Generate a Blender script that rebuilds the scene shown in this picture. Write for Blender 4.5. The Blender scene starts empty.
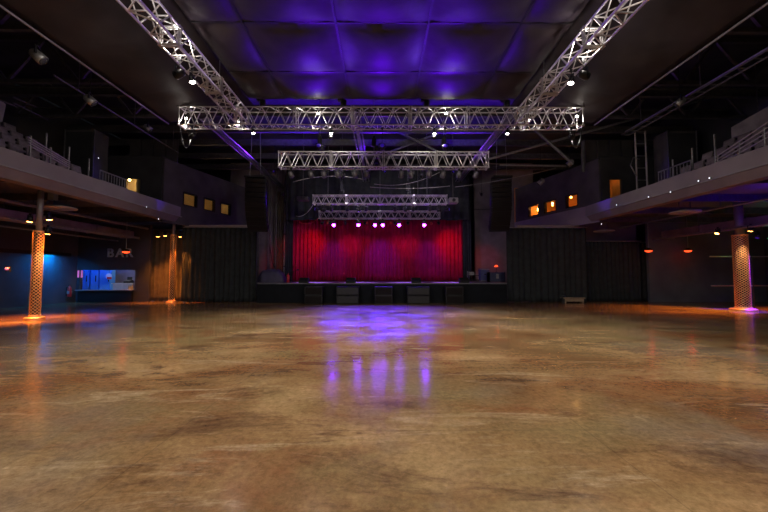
import bpy, bmesh, math, random
from mathutils import Vector, Matrix
random.seed(7)
sc = bpy.context.scene
COL = sc.collection
PI = math.pi
def R(a): return math.radians(a)

# ------------------------------------------------------------------ camera
CAM_Z, F_PX, PITCH, YAW = 1.6, 360.0, R(3.02), R(-0.3)
cd = bpy.data.cameras.new('camera'); cam = bpy.data.objects.new('camera', cd); COL.objects.link(cam)
cam.location = (0, 0, CAM_Z); cam.rotation_euler = (PI/2 + PITCH, 0, YAW)
cd.sensor_width = 36; cd.lens = 36*F_PX/768; cd.clip_end = 200; cd.clip_start = 0.05
sc.camera = cam

# ------------------------------------------------------------------ world and exposure
w = bpy.data.worlds.new('world'); sc.world = w; w.use_nodes = True
w.node_tree.nodes['Background'].inputs[0].default_value = (0.45, 0.5, 0.62, 1)
w.node_tree.nodes['Background'].inputs[1].default_value = 0.007
sc.view_settings.view_transform = 'Standard'; sc.view_settings.look = 'None'
sc.view_settings.exposure = 0.0; sc.view_settings.gamma = 1.0
sc.view_settings.use_curve_mapping = False

# light levels of the hall (watts); the lamps themselves are built with their fixtures
WORK_W, FILL_W = 950, 1280
PURPLE_W = 6000
WHITE = (1.0, 0.90, 0.80); PURPLE = (0.2, 0.0, 1.0); RED = (1.0, 0.01, 0.02); ORANGE = (1.0, 0.27, 0.03)
BLUE = (0.0, 0.25, 1.0); DEEP = (0.08, 0.0, 1.0)

# ------------------------------------------------------------------ helpers
def P(px, py, Y):
    """point at world depth Y seen at pixel (px, py): used to measure positions"""
    u = (px-384)/F_PX; v = (256-py)/F_PX
    d = Vector((u, math.cos(PITCH)-v*math.sin(PITCH), math.sin(PITCH)+v*math.cos(PITCH)))
    d = Matrix.Rotation(YAW, 3, 'Z') @ d
    return Vector((0, 0, CAM_Z)) + d*(Y/d.y)
def PX(px, py, X):
    q = P(px, py, 1.0) - Vector((0, 0, CAM_Z)); return Vector((0, 0, CAM_Z)) + q*(X/q.x)

class MB:
    def __init__(s): s.bm = bmesh.new(); s.smooth = False
    def add(s, verts, faces):
        vs = [s.bm.verts.new(v) for v in verts]
        for f in faces:
            try: s.bm.faces.new([vs[i] for i in f])
            except ValueError: pass
        return s
    def box(s, c, d, rot=None):
        c = Vector(c); M = rot or Matrix.Identity(3)
        v = [c + M @ Vector((x*d[0]/2, y*d[1]/2, z*d[2]/2)) for x in (-1,1) for y in (-1,1) for z in (-1,1)]
        return s.add(v, [(0,1,3,2),(4,6,7,5),(0,4,5,1),(2,3,7,6),(0,2,6,4),(1,5,7,3)])
    def span(s, a, b): 
        return s.box([(a[i]+b[i])/2 for i in range(3)], [abs(b[i]-a[i]) for i in range(3)])
    def bar(s, a, b, w, h=None, up=(0,0,1)):
        a, b = Vector(a), Vector(b); h = h or w; d = (b-a); L = d.length; d.normalize()
        up = Vector(up)
        if abs(d.dot(up)) > .99: up = Vector((0,1,0))
        x = d.cross(up).normalized(); z = x.cross(d)
        M = Matrix((x, d, z)).transposed()
        return s.box((a+b)/2, (w, L, h), M)
    def tube(s, a, b, r, n=8, r2=None, cap=True):
        a, b = Vector(a), Vector(b); r2 = r if r2 is None else r2
        d = (b-a).normalized(); t = Vector((0,0,1)) if abs(d.z) < .9 else Vector((1,0,0))
        x = d.cross(t).normalized(); y = d.cross(x)
        v = [a + (x*math.cos(2*PI*i/n)+y*math.sin(2*PI*i/n))*r for i in range(n)]
        v += [b + (x*math.cos(2*PI*i/n)+y*math.sin(2*PI*i/n))*r2 for i in range(n)]
        f = [(i, (i+1)%n, n+(i+1)%n, n+i) for i in range(n)]
        if cap: f += [tuple(range(n))[::-1], tuple(range(n, 2*n))]
        return s.add(v, f)
    def path(s, pts, r, n=6):
        pts = [Vector(p) for p in pts]; rings = []
        for i, p in enumerate(pts):
            d = (pts[min(i+1, len(pts)-1)] - pts[max(i-1, 0)]).normalized()
            t = Vector((0,0,1)) if abs(d.z) < .9 else Vector((1,0,0))
            x = d.cross(t).normalized(); y = d.cross(x)
            rings.append([p + (x*math.cos(2*PI*k/n)+y*math.sin(2*PI*k/n))*r for k in range(n)])
        v = [q for ring in rings for q in ring]
        f = [(i*n+k, i*n+(k+1)%n, (i+1)*n+(k+1)%n, (i+1)*n+k) for i in range(len(pts)-1) for k in range(n)]
        f += [tuple(range(n))[::-1], tuple(range((len(pts)-1)*n, len(pts)*n))]
        s.smooth = True
        return s.add(v, f)
    def lathe(s, prof, c=(0,0,0), n=20, axis=None):
        """prof: (radius, height) list around the axis"""
        c = Vector(c); M = Matrix.Identity(3)
        if axis is not None: M = Vector(axis).normalized().to_track_quat('Z', 'Y').to_matrix()
        v = [c + M @ Vector((r*math.cos(2*PI*k/n), r*math.sin(2*PI*k/n), h)) for r, h in prof for k in range(n)]
        f = [(i*n+k, i*n+(k+1)%n, (i+1)*n+(k+1)%n, (i+1)*n+k) for i in range(len(prof)-1) for k in range(n)]
        f += [tuple(range(n))[::-1], tuple(range((len(prof)-1)*n, len(prof)*n))]
        return s.add(v, f)
    def prism(s, poly, a, b, axis='x'):
        """poly: 2D outline in the two other axes, extruded from a to b"""
        def mk(p, t): return {'x': (t, p[0], p[1]), 'y': (p[0], t, p[1]), 'z': (p[0], p[1], t)}[axis]
        n = len(poly)
        v = [mk(p, a) for p in poly] + [mk(p, b) for p in poly]
        return s.add(v, [tuple(range(n)), tuple(range(n, 2*n))[::-1]] + [(i, n+i, n+(i+1)%n, (i+1)%n) for i in range(n)])
    def build(s, name, mat, parent=None, bevel=0, smooth=None):
        bmesh.ops.recalc_face_normals(s.bm, faces=s.bm.faces)
        me = bpy.data.meshes.new(name); s.bm.to_mesh(me); s.bm.free()
        o = bpy.data.objects.new(name, me); COL.objects.link(o); me.materials.append(mat)
        if parent is not None:
            o.parent = parent
        if s.smooth if smooth is None else smooth:
            for p in me.polygons: p.use_smooth = True
        if bevel:
            m = o.modifiers.new('bevel', 'BEVEL'); m.width = bevel; m.segments = 2; m.limit_method = 'ANGLE'
        return o

def thing(name, label, cat, loc=(0,0,0), rot=(0,0,0), group=None):
    o = bpy.data.objects.new(name, None); COL.objects.link(o); o.empty_display_size = .1
    o.location = loc; o.rotation_euler = rot; o['label'] = label; o['category'] = cat
    if group: o['group'] = group
    return o
def tag(o, label, cat, group=None, kind=None):
    o['label'] = label; o['category'] = cat
    if group: o['group'] = group
    if kind: o['kind'] = kind
    return o
def struct(o, label=None):
    o['kind'] = 'structure'
    if label: o['label'] = label
    return o
def dup(o, parent=None):
    c = o.copy(); COL.objects.link(c)
    if parent is not None: c.parent = parent
    for ch in list(o.children): dup(ch, c)
    return c
ORD = ['first','second','third','fourth','fifth','sixth','seventh','eighth','ninth','tenth','eleventh','twelfth','thirteenth','fourteenth']

# ------------------------------------------------------------------ materials
def mat(name, col, rough=.6, metal=0., emit=None, strength=0., var=0., scale=4., bump=0., spec=.5, coat=0.):
    m = bpy.data.materials.new(name); m.use_nodes = True; nt = m.node_tree; b = nt.nodes['Principled BSDF']
    b.inputs['Base Color'].default_value = (*col, 1); b.inputs['Roughness'].default_value = rough
    b.inputs['Metallic'].default_value = metal; b.inputs['Specular IOR Level'].default_value = spec
    b.inputs['Coat Weight'].default_value = coat
    if emit: b.inputs['Emission Color'].default_value = (*emit, 1); b.inputs['Emission Strength'].default_value = strength
    if var or bump:
        tc = nt.nodes.new('ShaderNodeTexCoord'); no = nt.nodes.new('ShaderNodeTexNoise')
        no.inputs['Scale'].default_value = scale; no.inputs['Detail'].default_value = 5
        nt.links.new(tc.outputs['Object'], no.inputs['Vector'])
        if var:
            r = nt.nodes.new('ShaderNodeValToRGB')
            r.color_ramp.elements[0].position = .3; r.color_ramp.elements[1].position = .7
            r.color_ramp.elements[0].color = (*[c*(1-var) for c in col], 1); r.color_ramp.elements[1].color = (*[min(1, c*(1+var)) for c in col], 1)
            nt.links.new(no.outputs['Fac'], r.inputs['Fac']); nt.links.new(r.outputs['Color'], b.inputs['Base Color'])
        if bump:
            bp = nt.nodes.new('ShaderNodeBump'); bp.inputs['Strength'].default_value = bump; bp.inputs['Distance'].default_value = .03
            nt.links.new(no.outputs['Fac'], bp.inputs['Height']); nt.links.new(bp.outputs['Normal'], b.inputs['Normal'])
    return m

M = {}
M['wall'] = mat('painted_wall_charcoal', (.05,.052,.062), .6, var=.25, scale=.8)
M['walllow'] = mat('painted_wall_slate', (.13,.14,.165), .7, var=.25, scale=.7, spec=.2)
M['wallgrey'] = mat('painted_wall_grey', (.2,.17,.19), .7, var=.25, scale=1.2)
M['roof'] = mat('roof_deck', (.05,.05,.06), .7, var=.3, scale=1)
M['steel'] = mat('painted_steel', (.09,.085,.09), .5, .3, var=.3, scale=6)
M['black'] = mat('black_plastic', (.009,.009,.01), .5, var=.2, scale=10)
M['blackmetal'] = mat('black_metal', (.02,.02,.022), .4, .5, var=.2, scale=10)
M['alu'] = mat('aluminium', (.62,.6,.6), .38, .75, var=.12, scale=12)
M['aludark'] = mat('weathered_aluminium', (.3,.3,.31), .45, .7, var=.2, scale=12)
M['tarp'] = mat('black_vinyl', (.034,.026,.032), .55, spec=.15, bump=.5, scale=1.6, var=.25)
M['tarpside'] = mat('charcoal_vinyl', (.026,.021,.022), .6, spec=.15, bump=.5, scale=1.3, var=.3)
M['velour'] = mat('black_velour', (.042,.047,.05), .95, spec=.05, var=.2, scale=3)
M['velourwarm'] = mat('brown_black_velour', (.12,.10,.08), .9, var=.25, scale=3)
M['redvelour'] = mat('red_velour', (.5,.014,.08), .9, spec=.05, var=.15, scale=2)
M['fascia'] = mat('painted_fascia', (.30,.27,.285), .6, var=.12, scale=.9, bump=.1)
M['fasciab'] = mat('painted_fascia_lower', (.22,.17,.16), .6, var=.15, scale=1.1, bump=.1)
M['soffit'] = mat('soffit_paint', (.08,.076,.08), .7, var=.3, scale=1)
M['duct'] = mat('duct_metal', (.27,.245,.255), .5, .4, var=.25, scale=1.5)
M['pale'] = mat('pale_disc', (.34,.33,.33), .5, var=.15, scale=3)
M['ductpale'] = mat('pale_duct_metal', (.34,.31,.32), .6, var=.35, scale=1.5)
M['cloth_seat'] = mat('seat_fabric', (.24,.2,.22), .7, var=.3, scale=6)
M['stage'] = mat('stage_paint', (.16,.16,.18), .35, var=.2, scale=2)
M['stagefront'] = mat('stage_skirt', (.011,.013,.017), .8, spec=.15, var=.2, scale=2)
M['speaker'] = mat('speaker_grille', (.016,.013,.013), .8, 0., spec=.15, var=.2, scale=30, bump=.3)
M['speakerside'] = mat('speaker_cabinet', (.016,.016,.018), .6, spec=.2, var=.2, scale=6)
M['panel'] = mat('grey_panel', (.095,.088,.09), .7, spec=.2, var=.2, scale=1.3)
M['paneldark'] = mat('dark_panel', (.045,.045,.05), .7, spec=.2, var=.2, scale=1.3)
M['white'] = mat('white_laminate', (.75,.74,.72), .4, var=.05, scale=4)
M['bluepanel'] = mat('blue_board', (.10,.36,.8), .5, var=.1, scale=2)
M['tan'] = mat('tan_plywood', (.35,.26,.17), .6, var=.2, scale=5)
M['copper'] = mat('copper_mesh', (.85,.5,.25), .45, .6, var=.2, scale=20)
M['copperin'] = mat('dark_sheathing', (.022,.009,.005), .6, .2, var=.3, scale=10)
M['red'] = mat('red_enamel', (.6,.03,.03), .35, var=.1, scale=6)
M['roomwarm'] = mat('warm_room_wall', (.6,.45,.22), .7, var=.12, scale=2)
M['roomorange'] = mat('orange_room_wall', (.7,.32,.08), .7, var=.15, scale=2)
M['signmetal'] = mat('sign_metal', (.40,.48,.56), .5, .1, var=.2, scale=12)
M['glass'] = mat('tinted_glass', (.3,.3,.32), .05)
gb = M['glass'].node_tree.nodes['Principled BSDF']; gb.inputs['Transmission Weight'].default_value = 1.0; gb.inputs['IOR'].default_value = 1.1
gb.inputs['Base Color'].default_value = (.9,.9,.9,1)
def emat(name, col, s): return mat(name, col, .4, emit=col, strength=s)
M['e_white'] = emat('lit_white_lens', (1,.93,.85), 25)
M['e_purple'] = emat('lit_purple_lens', (.20,.01,1), 120)
M['e_red'] = emat('lit_red_lens', (1,.03,.01), 4)
M['e_orange'] = emat('lit_orange_lens', (1,.36,.07), 24)
M['e_bulb'] = emat('lit_warm_bulb', (1,.6,.22), 45)
M['e_pink'] = emat('lit_pink_tube', (1,.25,.6), .35)
M['e_redlamp'] = emat('lit_red_lamp', (1,.07,.015), 2.6)
M['e_blue'] = emat('lit_blue_tube', (.02,.2,1), 2)
M['e_led'] = emat('lit_small_led', (.9,.9,1), 1.6)
M['e_violet'] = emat('lit_violet_led', (.05,.01,.5), .25)
M['e_green'] = emat('lit_green_lens', (.05,1,.3), 1.)

def floor_material():
    m = bpy.data.materials.new('stained_polished_concrete'); m.use_nodes = True; nt = m.node_tree; N = nt.nodes; L = nt.links
    b = N['Principled BSDF']; tc = N.new('ShaderNodeTexCoord')
    def noise(scale, det=6, dist=0., sc3=(1,1,1), rough=.6):
        mp = N.new('ShaderNodeMapping'); mp.inputs['Scale'].default_value = sc3; L.new(tc.outputs['Object'], mp.inputs['Vector'])
        n = N.new('ShaderNodeTexNoise'); n.inputs['Scale'].default_value = scale; n.inputs['Detail'].default_value = det
        n.inputs['Distortion'].default_value = dist; n.inputs['Roughness'].default_value = rough
        L.new(mp.outputs['Vector'], n.inputs['Vector']); return n.outputs['Fac']
    def ramp(fac, stops):
        r = N.new('ShaderNodeValToRGB'); e = r.color_ramp.elements
        while len(e) < len(stops): e.new(.5)
        for i, (p, c) in enumerate(stops): e[i].position = p; e[i].color = (*c, 1)
        L.new(fac, r.inputs['Fac']); return r.outputs['Color']
    def mix(fac, a, b_, mode='MIX'):
        x = N.new('ShaderNodeMix'); x.data_type = 'RGBA'; x.blend_type = mode
        if hasattr(fac, 'is_linked'): L.new(fac, x.inputs[0])
        else: x.inputs[0].default_value = fac
        L.new(a, x.inputs[6]); L.new(b_, x.inputs[7]) if hasattr(b_, 'is_linked') else x.inputs[7].__setattr__('default_value', (*b_, 1))
        return x.outputs[2]
    base = ramp(noise(.3, 7, .4, (.8,1.3,1), rough=.62), [(.36, (.15,.078,.034)), (.5, (.26,.155,.07)), (.62, (.42,.275,.135))])
    olive = ramp(noise(.22, 5, .2, (1,1.2,1)), [(.46, (0,0,0)), (.62, (.8,.8,.8))])
    base = mix(olive, base, (.21,.165,.075))
    rust = ramp(noise(.42, 8, .5, (.8,1.5,1), .68), [(.5, (0,0,0)), (.64, (.75,.75,.75))])
    base = mix(rust, base, (.20,.075,.03))
    dark = ramp(noise(.6, 9, .5, (.7,1.7,1), .72), [(.53, (0,0,0)), (.63, (.85,.85,.85))])
    base = mix(dark, base, (.085,.042,.024))
    grey = ramp(noise(.25, 6, .2, (1.3,.8,1)), [(.52, (0,0,0)), (.68, (.8,.8,.8))])
    base = mix(grey, base, (.22,.175,.125))
    light = ramp(noise(.9, 10, .8, (.45,2.2,1), .75), [(.55, (0,0,0)), (.69, (.7,.7,.7))])
    base = mix(light, base, (.50,.38,.24))
    fine = ramp(noise(14, 10, .2, rough=.8), [(.36, (.66,.64,.6)), (.62, (1.14,1.13,1.12))])
    base = mix(1.0, base, fine, 'MULTIPLY')
    spots = ramp(noise(2.2, 5, .1, (.8,1.4,1), rough=.6), [(.69, (0,0,0)), (.74, (.9,.9,.9))])
    base = mix(spots, base, (.07,.035,.02))
    crack = ramp(noise(1.3, 12, 2.2, (1,1,1), .8), [(.495, (0,0,0)), (.5, (.4,.4,.4)), (.505, (0,0,0))])
    base = mix(crack, base, (.12,.07,.04))
    # sawn joints of the slab
    br = N.new('ShaderNodeTexBrick'); br.offset = 0; br.inputs['Scale'].default_value = 1
    br.inputs['Brick Width'].default_value = 4.2; br.inputs['Row Height'].default_value = 4.2; br.inputs['Mortar Size'].default_value = .007
    br.inputs['Mortar Smooth'].default_value = .3
    mp = N.new('ShaderNodeMapping'); mp.inputs['Location'].default_value = (2.1,.4,0)
    L.new(tc.outputs['Object'], mp.inputs['Vector']); L.new(mp.outputs['Vector'], br.inputs['Vector'])
    jr = N.new('ShaderNodeMath'); jr.operation = 'MULTIPLY'; jr.inputs[1].default_value = .3; L.new(br.outputs['Fac'], jr.inputs[0])
    base = mix(jr.outputs[0], base, (.05,.035,.025))
    L.new(base, b.inputs['Base Color'])
    rr = N.new('ShaderNodeMapRange'); rr.inputs['From Min'].default_value = .3; rr.inputs['From Max'].default_value = .7
    rr.inputs['To Min'].default_value = .07; rr.inputs['To Max'].default_value = .26
    L.new(noise(.8, 8, .5, rough=.7), rr.inputs['Value']); L.new(rr.outputs[0], b.inputs['Roughness'])
    bp = N.new('ShaderNodeBump'); bp.inputs['Strength'].default_value = .12; bp.inputs['Distance'].default_value = .02
    L.new(noise(5, 8), bp.inputs['Height']); L.new(bp.outputs['Normal'], b.inputs['Normal'])
    b.inputs['Specular IOR Level'].default_value = .26
    return m
M['floor'] = floor_material()

# ------------------------------------------------------------------ setting
ST_Y, ST_Z, ST_X = 20.6, 1.14, 7.15
struct(MB().span((-24,-7,-.3),(24,31,0)).build('floor', M['floor']), 'stained polished concrete floor of the hall')
struct(MB().span((-18,-7,11),(24,31.3,11.3)).build('ceiling', M['roof']), 'dark roof deck high above the hall')
struct(MB().span((-18.5,-7,4.6),(-18.2,31,11)).build('wall_left_upper', M['wall']), 'dark side wall behind the left balcony seats')
struct(MB().span((-18.5,-7,0),(-18.2,21.6,4.6)).build('wall_left', mat('painted_wall_blue_grey', (.085,.09,.11), .7, var=.25, scale=.7, spec=.2)), 'dark side wall under and behind the left balcony')
struct(MB().span((23,-7,0),(23.3,31,11)).build('wall_right', M['wall']), 'dark side wall on the right')
struct(MB().span((17.2,-7,5.2),(17.4,31,11)).build('wall_right_upper', M['wall']), 'dark wall behind the right balcony seats')
struct(MB().span((-18.2,-7.3,0),(23,-7,11)).build('wall_front', M['wall']), 'dark wall behind the camera')
struct(MB().span((-18.2,31,0),(23,31.3,11)).build('wall_back', M['wall']), 'dark wall behind the stage')
# wall with the bar opening, facing the hall
BY = 21.6
ba, bb = P(79.5, 290.5, BY), P(135.3, 270, BY)
x0, x1, z0, z1 = ba.x, bb.x, ba.z, bb.z
xl = -18.5; xr = -14.2
wb = MB().span((xl,BY,0),(x0,BY+.2,4.6)).span((x1,BY,0),(xr+.3,BY+.2,4.6)).span((x0,BY,z1),(x1,BY+.2,4.6)).span((x0,BY,0),(x1,BY+.2,z0))
struct(wb.build('wall_bar', M['wall']), 'black wall around the lit bar opening')
struct(MB().span((-21.6,BY+3.2,0),(-12,BY+3.4,4.6)).span((-21.8,BY,0),(-21.6,BY+3.4,4.6)).span((-21.8,BY,4.6),(-18.5,BY+3.4,4.7)).span((-21.8,BY,0),(-18.5,BY+.2,4.6)).build('wall_bar_back', M['wallgrey']), 'rear wall inside the bar')
struct(MB().span((16.0,21.5,0),(23,21.7,5.2)).build('wall_right_end', M['walllow']), 'dark end wall under the right balcony')
struct(MB().span((12,22.6,0),(16.1,22.8,5.2)).build('wall_right_recess', M['walllow']), 'dark recess behind the right curtains')
# stage house side walls
struct(MB().span((7.3,28.2,0),(12.,28.5,10.5)).build('wall_wing_right', M['wallgrey']), 'grey wall at the right wing of the stage')
struct(MB().span((-12,28.2,0),(-6.6,28.5,10.5)).build('wall_wing_left', M['wallgrey']), 'grey wall at the left wing of the stage')
# bulkhead above the blue wash on the left wall
struct(MB().span((-18.2,-6,2.85),(-17.85,20.9,4.6)).build('trim_bulkhead', M['wall']), 'dark bulkhead running along the left wall')

# balconies: deck, painted parapet, lower band
for s, nm in ((-1,'left'),(1,'right')):
    X = 11.6*s; out = 17.2*s; out2 = -18.2 if s < 0 else 23
    struct(MB().span((X+.2*s,-7,5.0),(out2,28,5.2)).build('balcony_slab', M['soffit']), f'deck slab of the {nm} balcony')
    prof = [(X, 4.95), (X, 5.5), (X+.22*s, 5.5), (X+.22*s, 4.95)]
    struct(MB().prism(prof, -7, 21.4, 'y').build('balcony_parapet_wall', M['fascia']), f'long painted parapet of the {nm} balcony')
    struct(MB().prism([(X-.03*s,4.93),(X-.03*s,4.97),(X+.1*s,4.97),(X+.1*s,4.93)], -7, 21.4, 'y').build('trim_parapet', M['pale']), f'thin ledge line along the {nm} parapet')
    struct(MB().prism([(X+.02*s,4.93),(X+.10*s,4.6),(X+.5*s,4.6),(X+.5*s,4.93)], -7, 21.4, 'y').build('balcony_edge_beam', M['fasciab']), f'lower brownish edge beam of the {nm} balcony')
    # dark joists under the deck
    for k, yy in enumerate([3, 6, 9, 12, 15, 18, 21]):
        struct(MB().bar((X+.5*s, yy, 4.85), (out2, yy, 4.85), .16, .3).build('soffit_beam', M['steel']), 'steel joist under the balcony deck')
    # control room beside the stage: angled side wall with window openings
    a = Vector((12.0*s, 19.5)); b = Vector((10.0*s, 26.6)); d = b-a; L = d.length
    room = MB()
    ang = math.atan2(d.y, d.x)
    Rm = Matrix.Rotation(ang, 3, 'Z')
    zt, zb, w0, w1 = 8.0, 4.5, 5.68, 6.42
    wins = {-1: [(180,194),(201,212),(218,228)], 1: [(569,581),(547,559),(531,541)]}[s]
    segs = []
    for (pa, pb) in wins:
        ts = []
        for px in (pa, pb):
            q = P(px, 275, 1.0); r = q.x/q.y   # X = r*Y
            t = (a.x - r*a.y)/(r*d.y - d.x); ts.append(t*L)
        segs.append((min(ts), max(ts)))
    def wbox(t0, t1, za, zb_, dep=.16, off=0):
        c = a + d.normalized()*((t0+t1)/2); nrm = Vector((-d.y, d.x)).normalized()*(off)
        return (c.x+nrm.x, c.y+nrm.y, (za+zb_)/2), (t1-t0, dep, zb_-za), Rm
    cur = 0
    for t0, t1 in segs:
        room.box(*wbox(cur, t0, w0, w1)); cur = t1
    room.box(*wbox(cur, L, w0, w1)); room.box(*wbox(0, L, zb, w0)); room.box(*wbox(0, L, w1, zt))
    struct(MB().box(*wbox(0, L, 4.5, 5.5, .06, .13*s*-1 if s<0 else .13)).build('parapet_panel_wall_'+nm, M['fascia']), f'pale lower panel under the {nm} control room windows')
    ww = room.build('wall_control_room_'+nm, M['panel']); struct(ww, f'dark side wall of the {nm} control room')
    for t0, t1 in segs:
        fr = MB()
        for q in (wbox(t0-.03,t0+.03,w0,w1,.2), wbox(t1-.03,t1+.03,w0,w1,.2), wbox(t0,t1,w0-.03,w0+.03,.2), wbox(t0,t1,w1-.03,w1+.03,.2)): fr.box(*q)
        f = fr.build('window', M['blackmetal']); struct(f, f'small lit window of the {nm} control room')
        g = MB().box(*wbox(t0+.03,t1-.03,w0+.03,w1-.03,.015)); g.build('pane', M['glass'], f)
    # front wall with doorway
    fx0, fx1 = 15.0*s, 12.0*s
    dA, dB = sorted([P(125 if s<0 else 609, 190, 19.5).x, P(141 if s<0 else 621, 190, 19.5).x])
    lo, hi = sorted([fx0, fx1])
    fw = MB().span((lo,19.42,5.2),(dA,19.58,8)).span((dB,19.42,5.2),(hi,19.58,8)).span((dA,19.42,6.85),(dB,19.58,8))
    struct(fw.build('wall_control_front_'+nm, M['paneldark']), f'dark end wall of the {nm} control room with a lit doorway')
    struct(MB().span((lo,19.4,8.0),(hi,26.6,8.1)).build('ceiling_control_room', M['paneldark']), f'flat top of the {nm} control room')
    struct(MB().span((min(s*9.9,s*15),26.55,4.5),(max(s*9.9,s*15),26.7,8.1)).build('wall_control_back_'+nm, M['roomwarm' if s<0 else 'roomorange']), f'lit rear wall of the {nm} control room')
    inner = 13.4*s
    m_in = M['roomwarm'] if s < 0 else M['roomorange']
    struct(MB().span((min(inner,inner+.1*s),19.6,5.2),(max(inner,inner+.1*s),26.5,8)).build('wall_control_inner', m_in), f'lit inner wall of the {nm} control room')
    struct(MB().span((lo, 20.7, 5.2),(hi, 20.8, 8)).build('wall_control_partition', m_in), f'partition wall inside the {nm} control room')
    # return ledge towards the stage above the big curtain
    struct(MB().span((8.0*s,21.25,4.42),(11.7*s,21.45,4.56)).build('trim_ledge_'+nm, M['fascia']), f'pale ledge above the {nm} stage curtain')

# stage
struct(MB().span((-ST_X,ST_Y,ST_Z-.06),(ST_X,28.2,ST_Z)).build('floor_stage', M['stage']), 'stage deck with a glossy dark surface')
struct(MB().span((-ST_X,ST_Y+.05,0),(ST_X,ST_Y+.15,ST_Z-.06)).build('wall_stage_front', M['stagefront']), 'black front of the stage')

# ------------------------------------------------------------------ curtains
def curtain(name, label, xa, xb, y, za, zb, m, folds, amp=.09, cat='curtain', lean=0., seed=1, parts=True, flat=0.):
    """hanging pleated cloth between xa and xb; folds widen and wander a little downwards"""
    rnd = random.Random(seed); root = thing(name, label, cat, ((xa+xb)/2, y, za))
    nx = folds*8; nz = 14; W = xb-xa
    ph = [rnd.uniform(-.9,.9) for _ in range(folds+2)]; am = [rnd.uniform(.5,1.25) for _ in range(folds+2)]
    v = []
    for j in range(nz+1):
        t = j/nz
        for i in range(nx+1):
            u = i/nx*folds; k = int(u)
            f = u-k; pa = ph[k]*(1-f)+ph[k+1]*f; aa = am[k]*(1-f)+am[k+1]*f
            off = math.sin(u*2*PI + pa + .5*(1-t)*math.sin(k*1.7))*amp*aa*(.6+.55*(1-t))
            off += .04*math.sin(u*5.1+3*t)*amp*6*(1-t)*.5
            x = -W/2 + W*i/nx + lean*(1-t)*(i/nx-.5)
            z = t*(zb-za) + (.02*math.sin(u*2.2+1) if j == 0 else 0) + (0 if j else .02)
            v.append((x, off, z))
    f = [(j*(nx+1)+i, j*(nx+1)+i+1, (j+1)*(nx+1)+i+1, (j+1)*(nx+1)+i) for j in range(nz) for i in range(nx)]
    b = MB().add(v, f); b.smooth = True
    o = b.build('cloth', m, root); sol = o.modifiers.new('thick', 'SOLIDIFY'); sol.thickness = .012
    MB().tube((-W/2-.1,0,zb-za+.03),(W/2+.1,0,zb-za+.03),.03).build('curtain_rail', M['aludark'], root)
    return root
CY = 27.0
def X_at(px, Y): return P(px, 275, Y).x
curtain('backdrop_curtain', 'tall red pleated backdrop curtain across the rear of the stage', X_at(290,CY), X_at(466,CY), CY, ST_Z, 8.0, M['redvelour'], 46, .12, seed=3)
curtain('leg_curtain', 'narrow black leg curtain at the right edge of the red backdrop', X_at(463,26.2), X_at(471.5,26.2), 26.2, ST_Z, 9.0, M['velour'], 4, .08, seed=4)
curtain('leg_curtain', 'narrow black leg curtain at the left edge of the red backdrop', X_at(285,26.2), X_at(292.5,26.2), 26.2, ST_Z, 9.0, M['velour'], 4, .08, seed=5)
curtain('shade_curtain', 'added black curtain shading off the top of the red backdrop', X_at(285,25.6), X_at(470,25.6), 25.6, 5.5, 9.2, M['velour'], 24, .08, seed=6)  # dark cloth added so the top of the backdrop falls off to black
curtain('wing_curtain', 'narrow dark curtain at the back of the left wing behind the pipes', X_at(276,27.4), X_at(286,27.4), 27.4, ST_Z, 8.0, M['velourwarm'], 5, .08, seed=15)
curtain('stage_curtain', 'wide black curtain between the far left column and the stage', X_at(182,21.35), X_at(257,21.35), 21.35, 0.0, 4.4, M['velour'], 15, .10, seed=8)
curtain('stage_curtain', 'wide black swagged curtain to the right of the stage', X_at(507,21.35), X_at(587,21.35), 21.35, 0.0, 4.4, M['velour'], 14, .07, seed=9)
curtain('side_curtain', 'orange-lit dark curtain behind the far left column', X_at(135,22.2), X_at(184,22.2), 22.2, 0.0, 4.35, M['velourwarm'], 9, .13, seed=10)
curtain('side_curtain', 'black pleated curtain on a rail under the right balcony', X_at(586,22.0), X_at(641,22.0), 22.0, 0.0, 3.65, M['velour'], 13, .11, seed=11)
curtain('side_curtain', 'narrow black curtain behind the hanging red lamp on the right', X_at(642,22.3), X_at(654,22.3), 22.3, 0.0, 3.6, M['velour'], 3, .10, seed=12)

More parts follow.
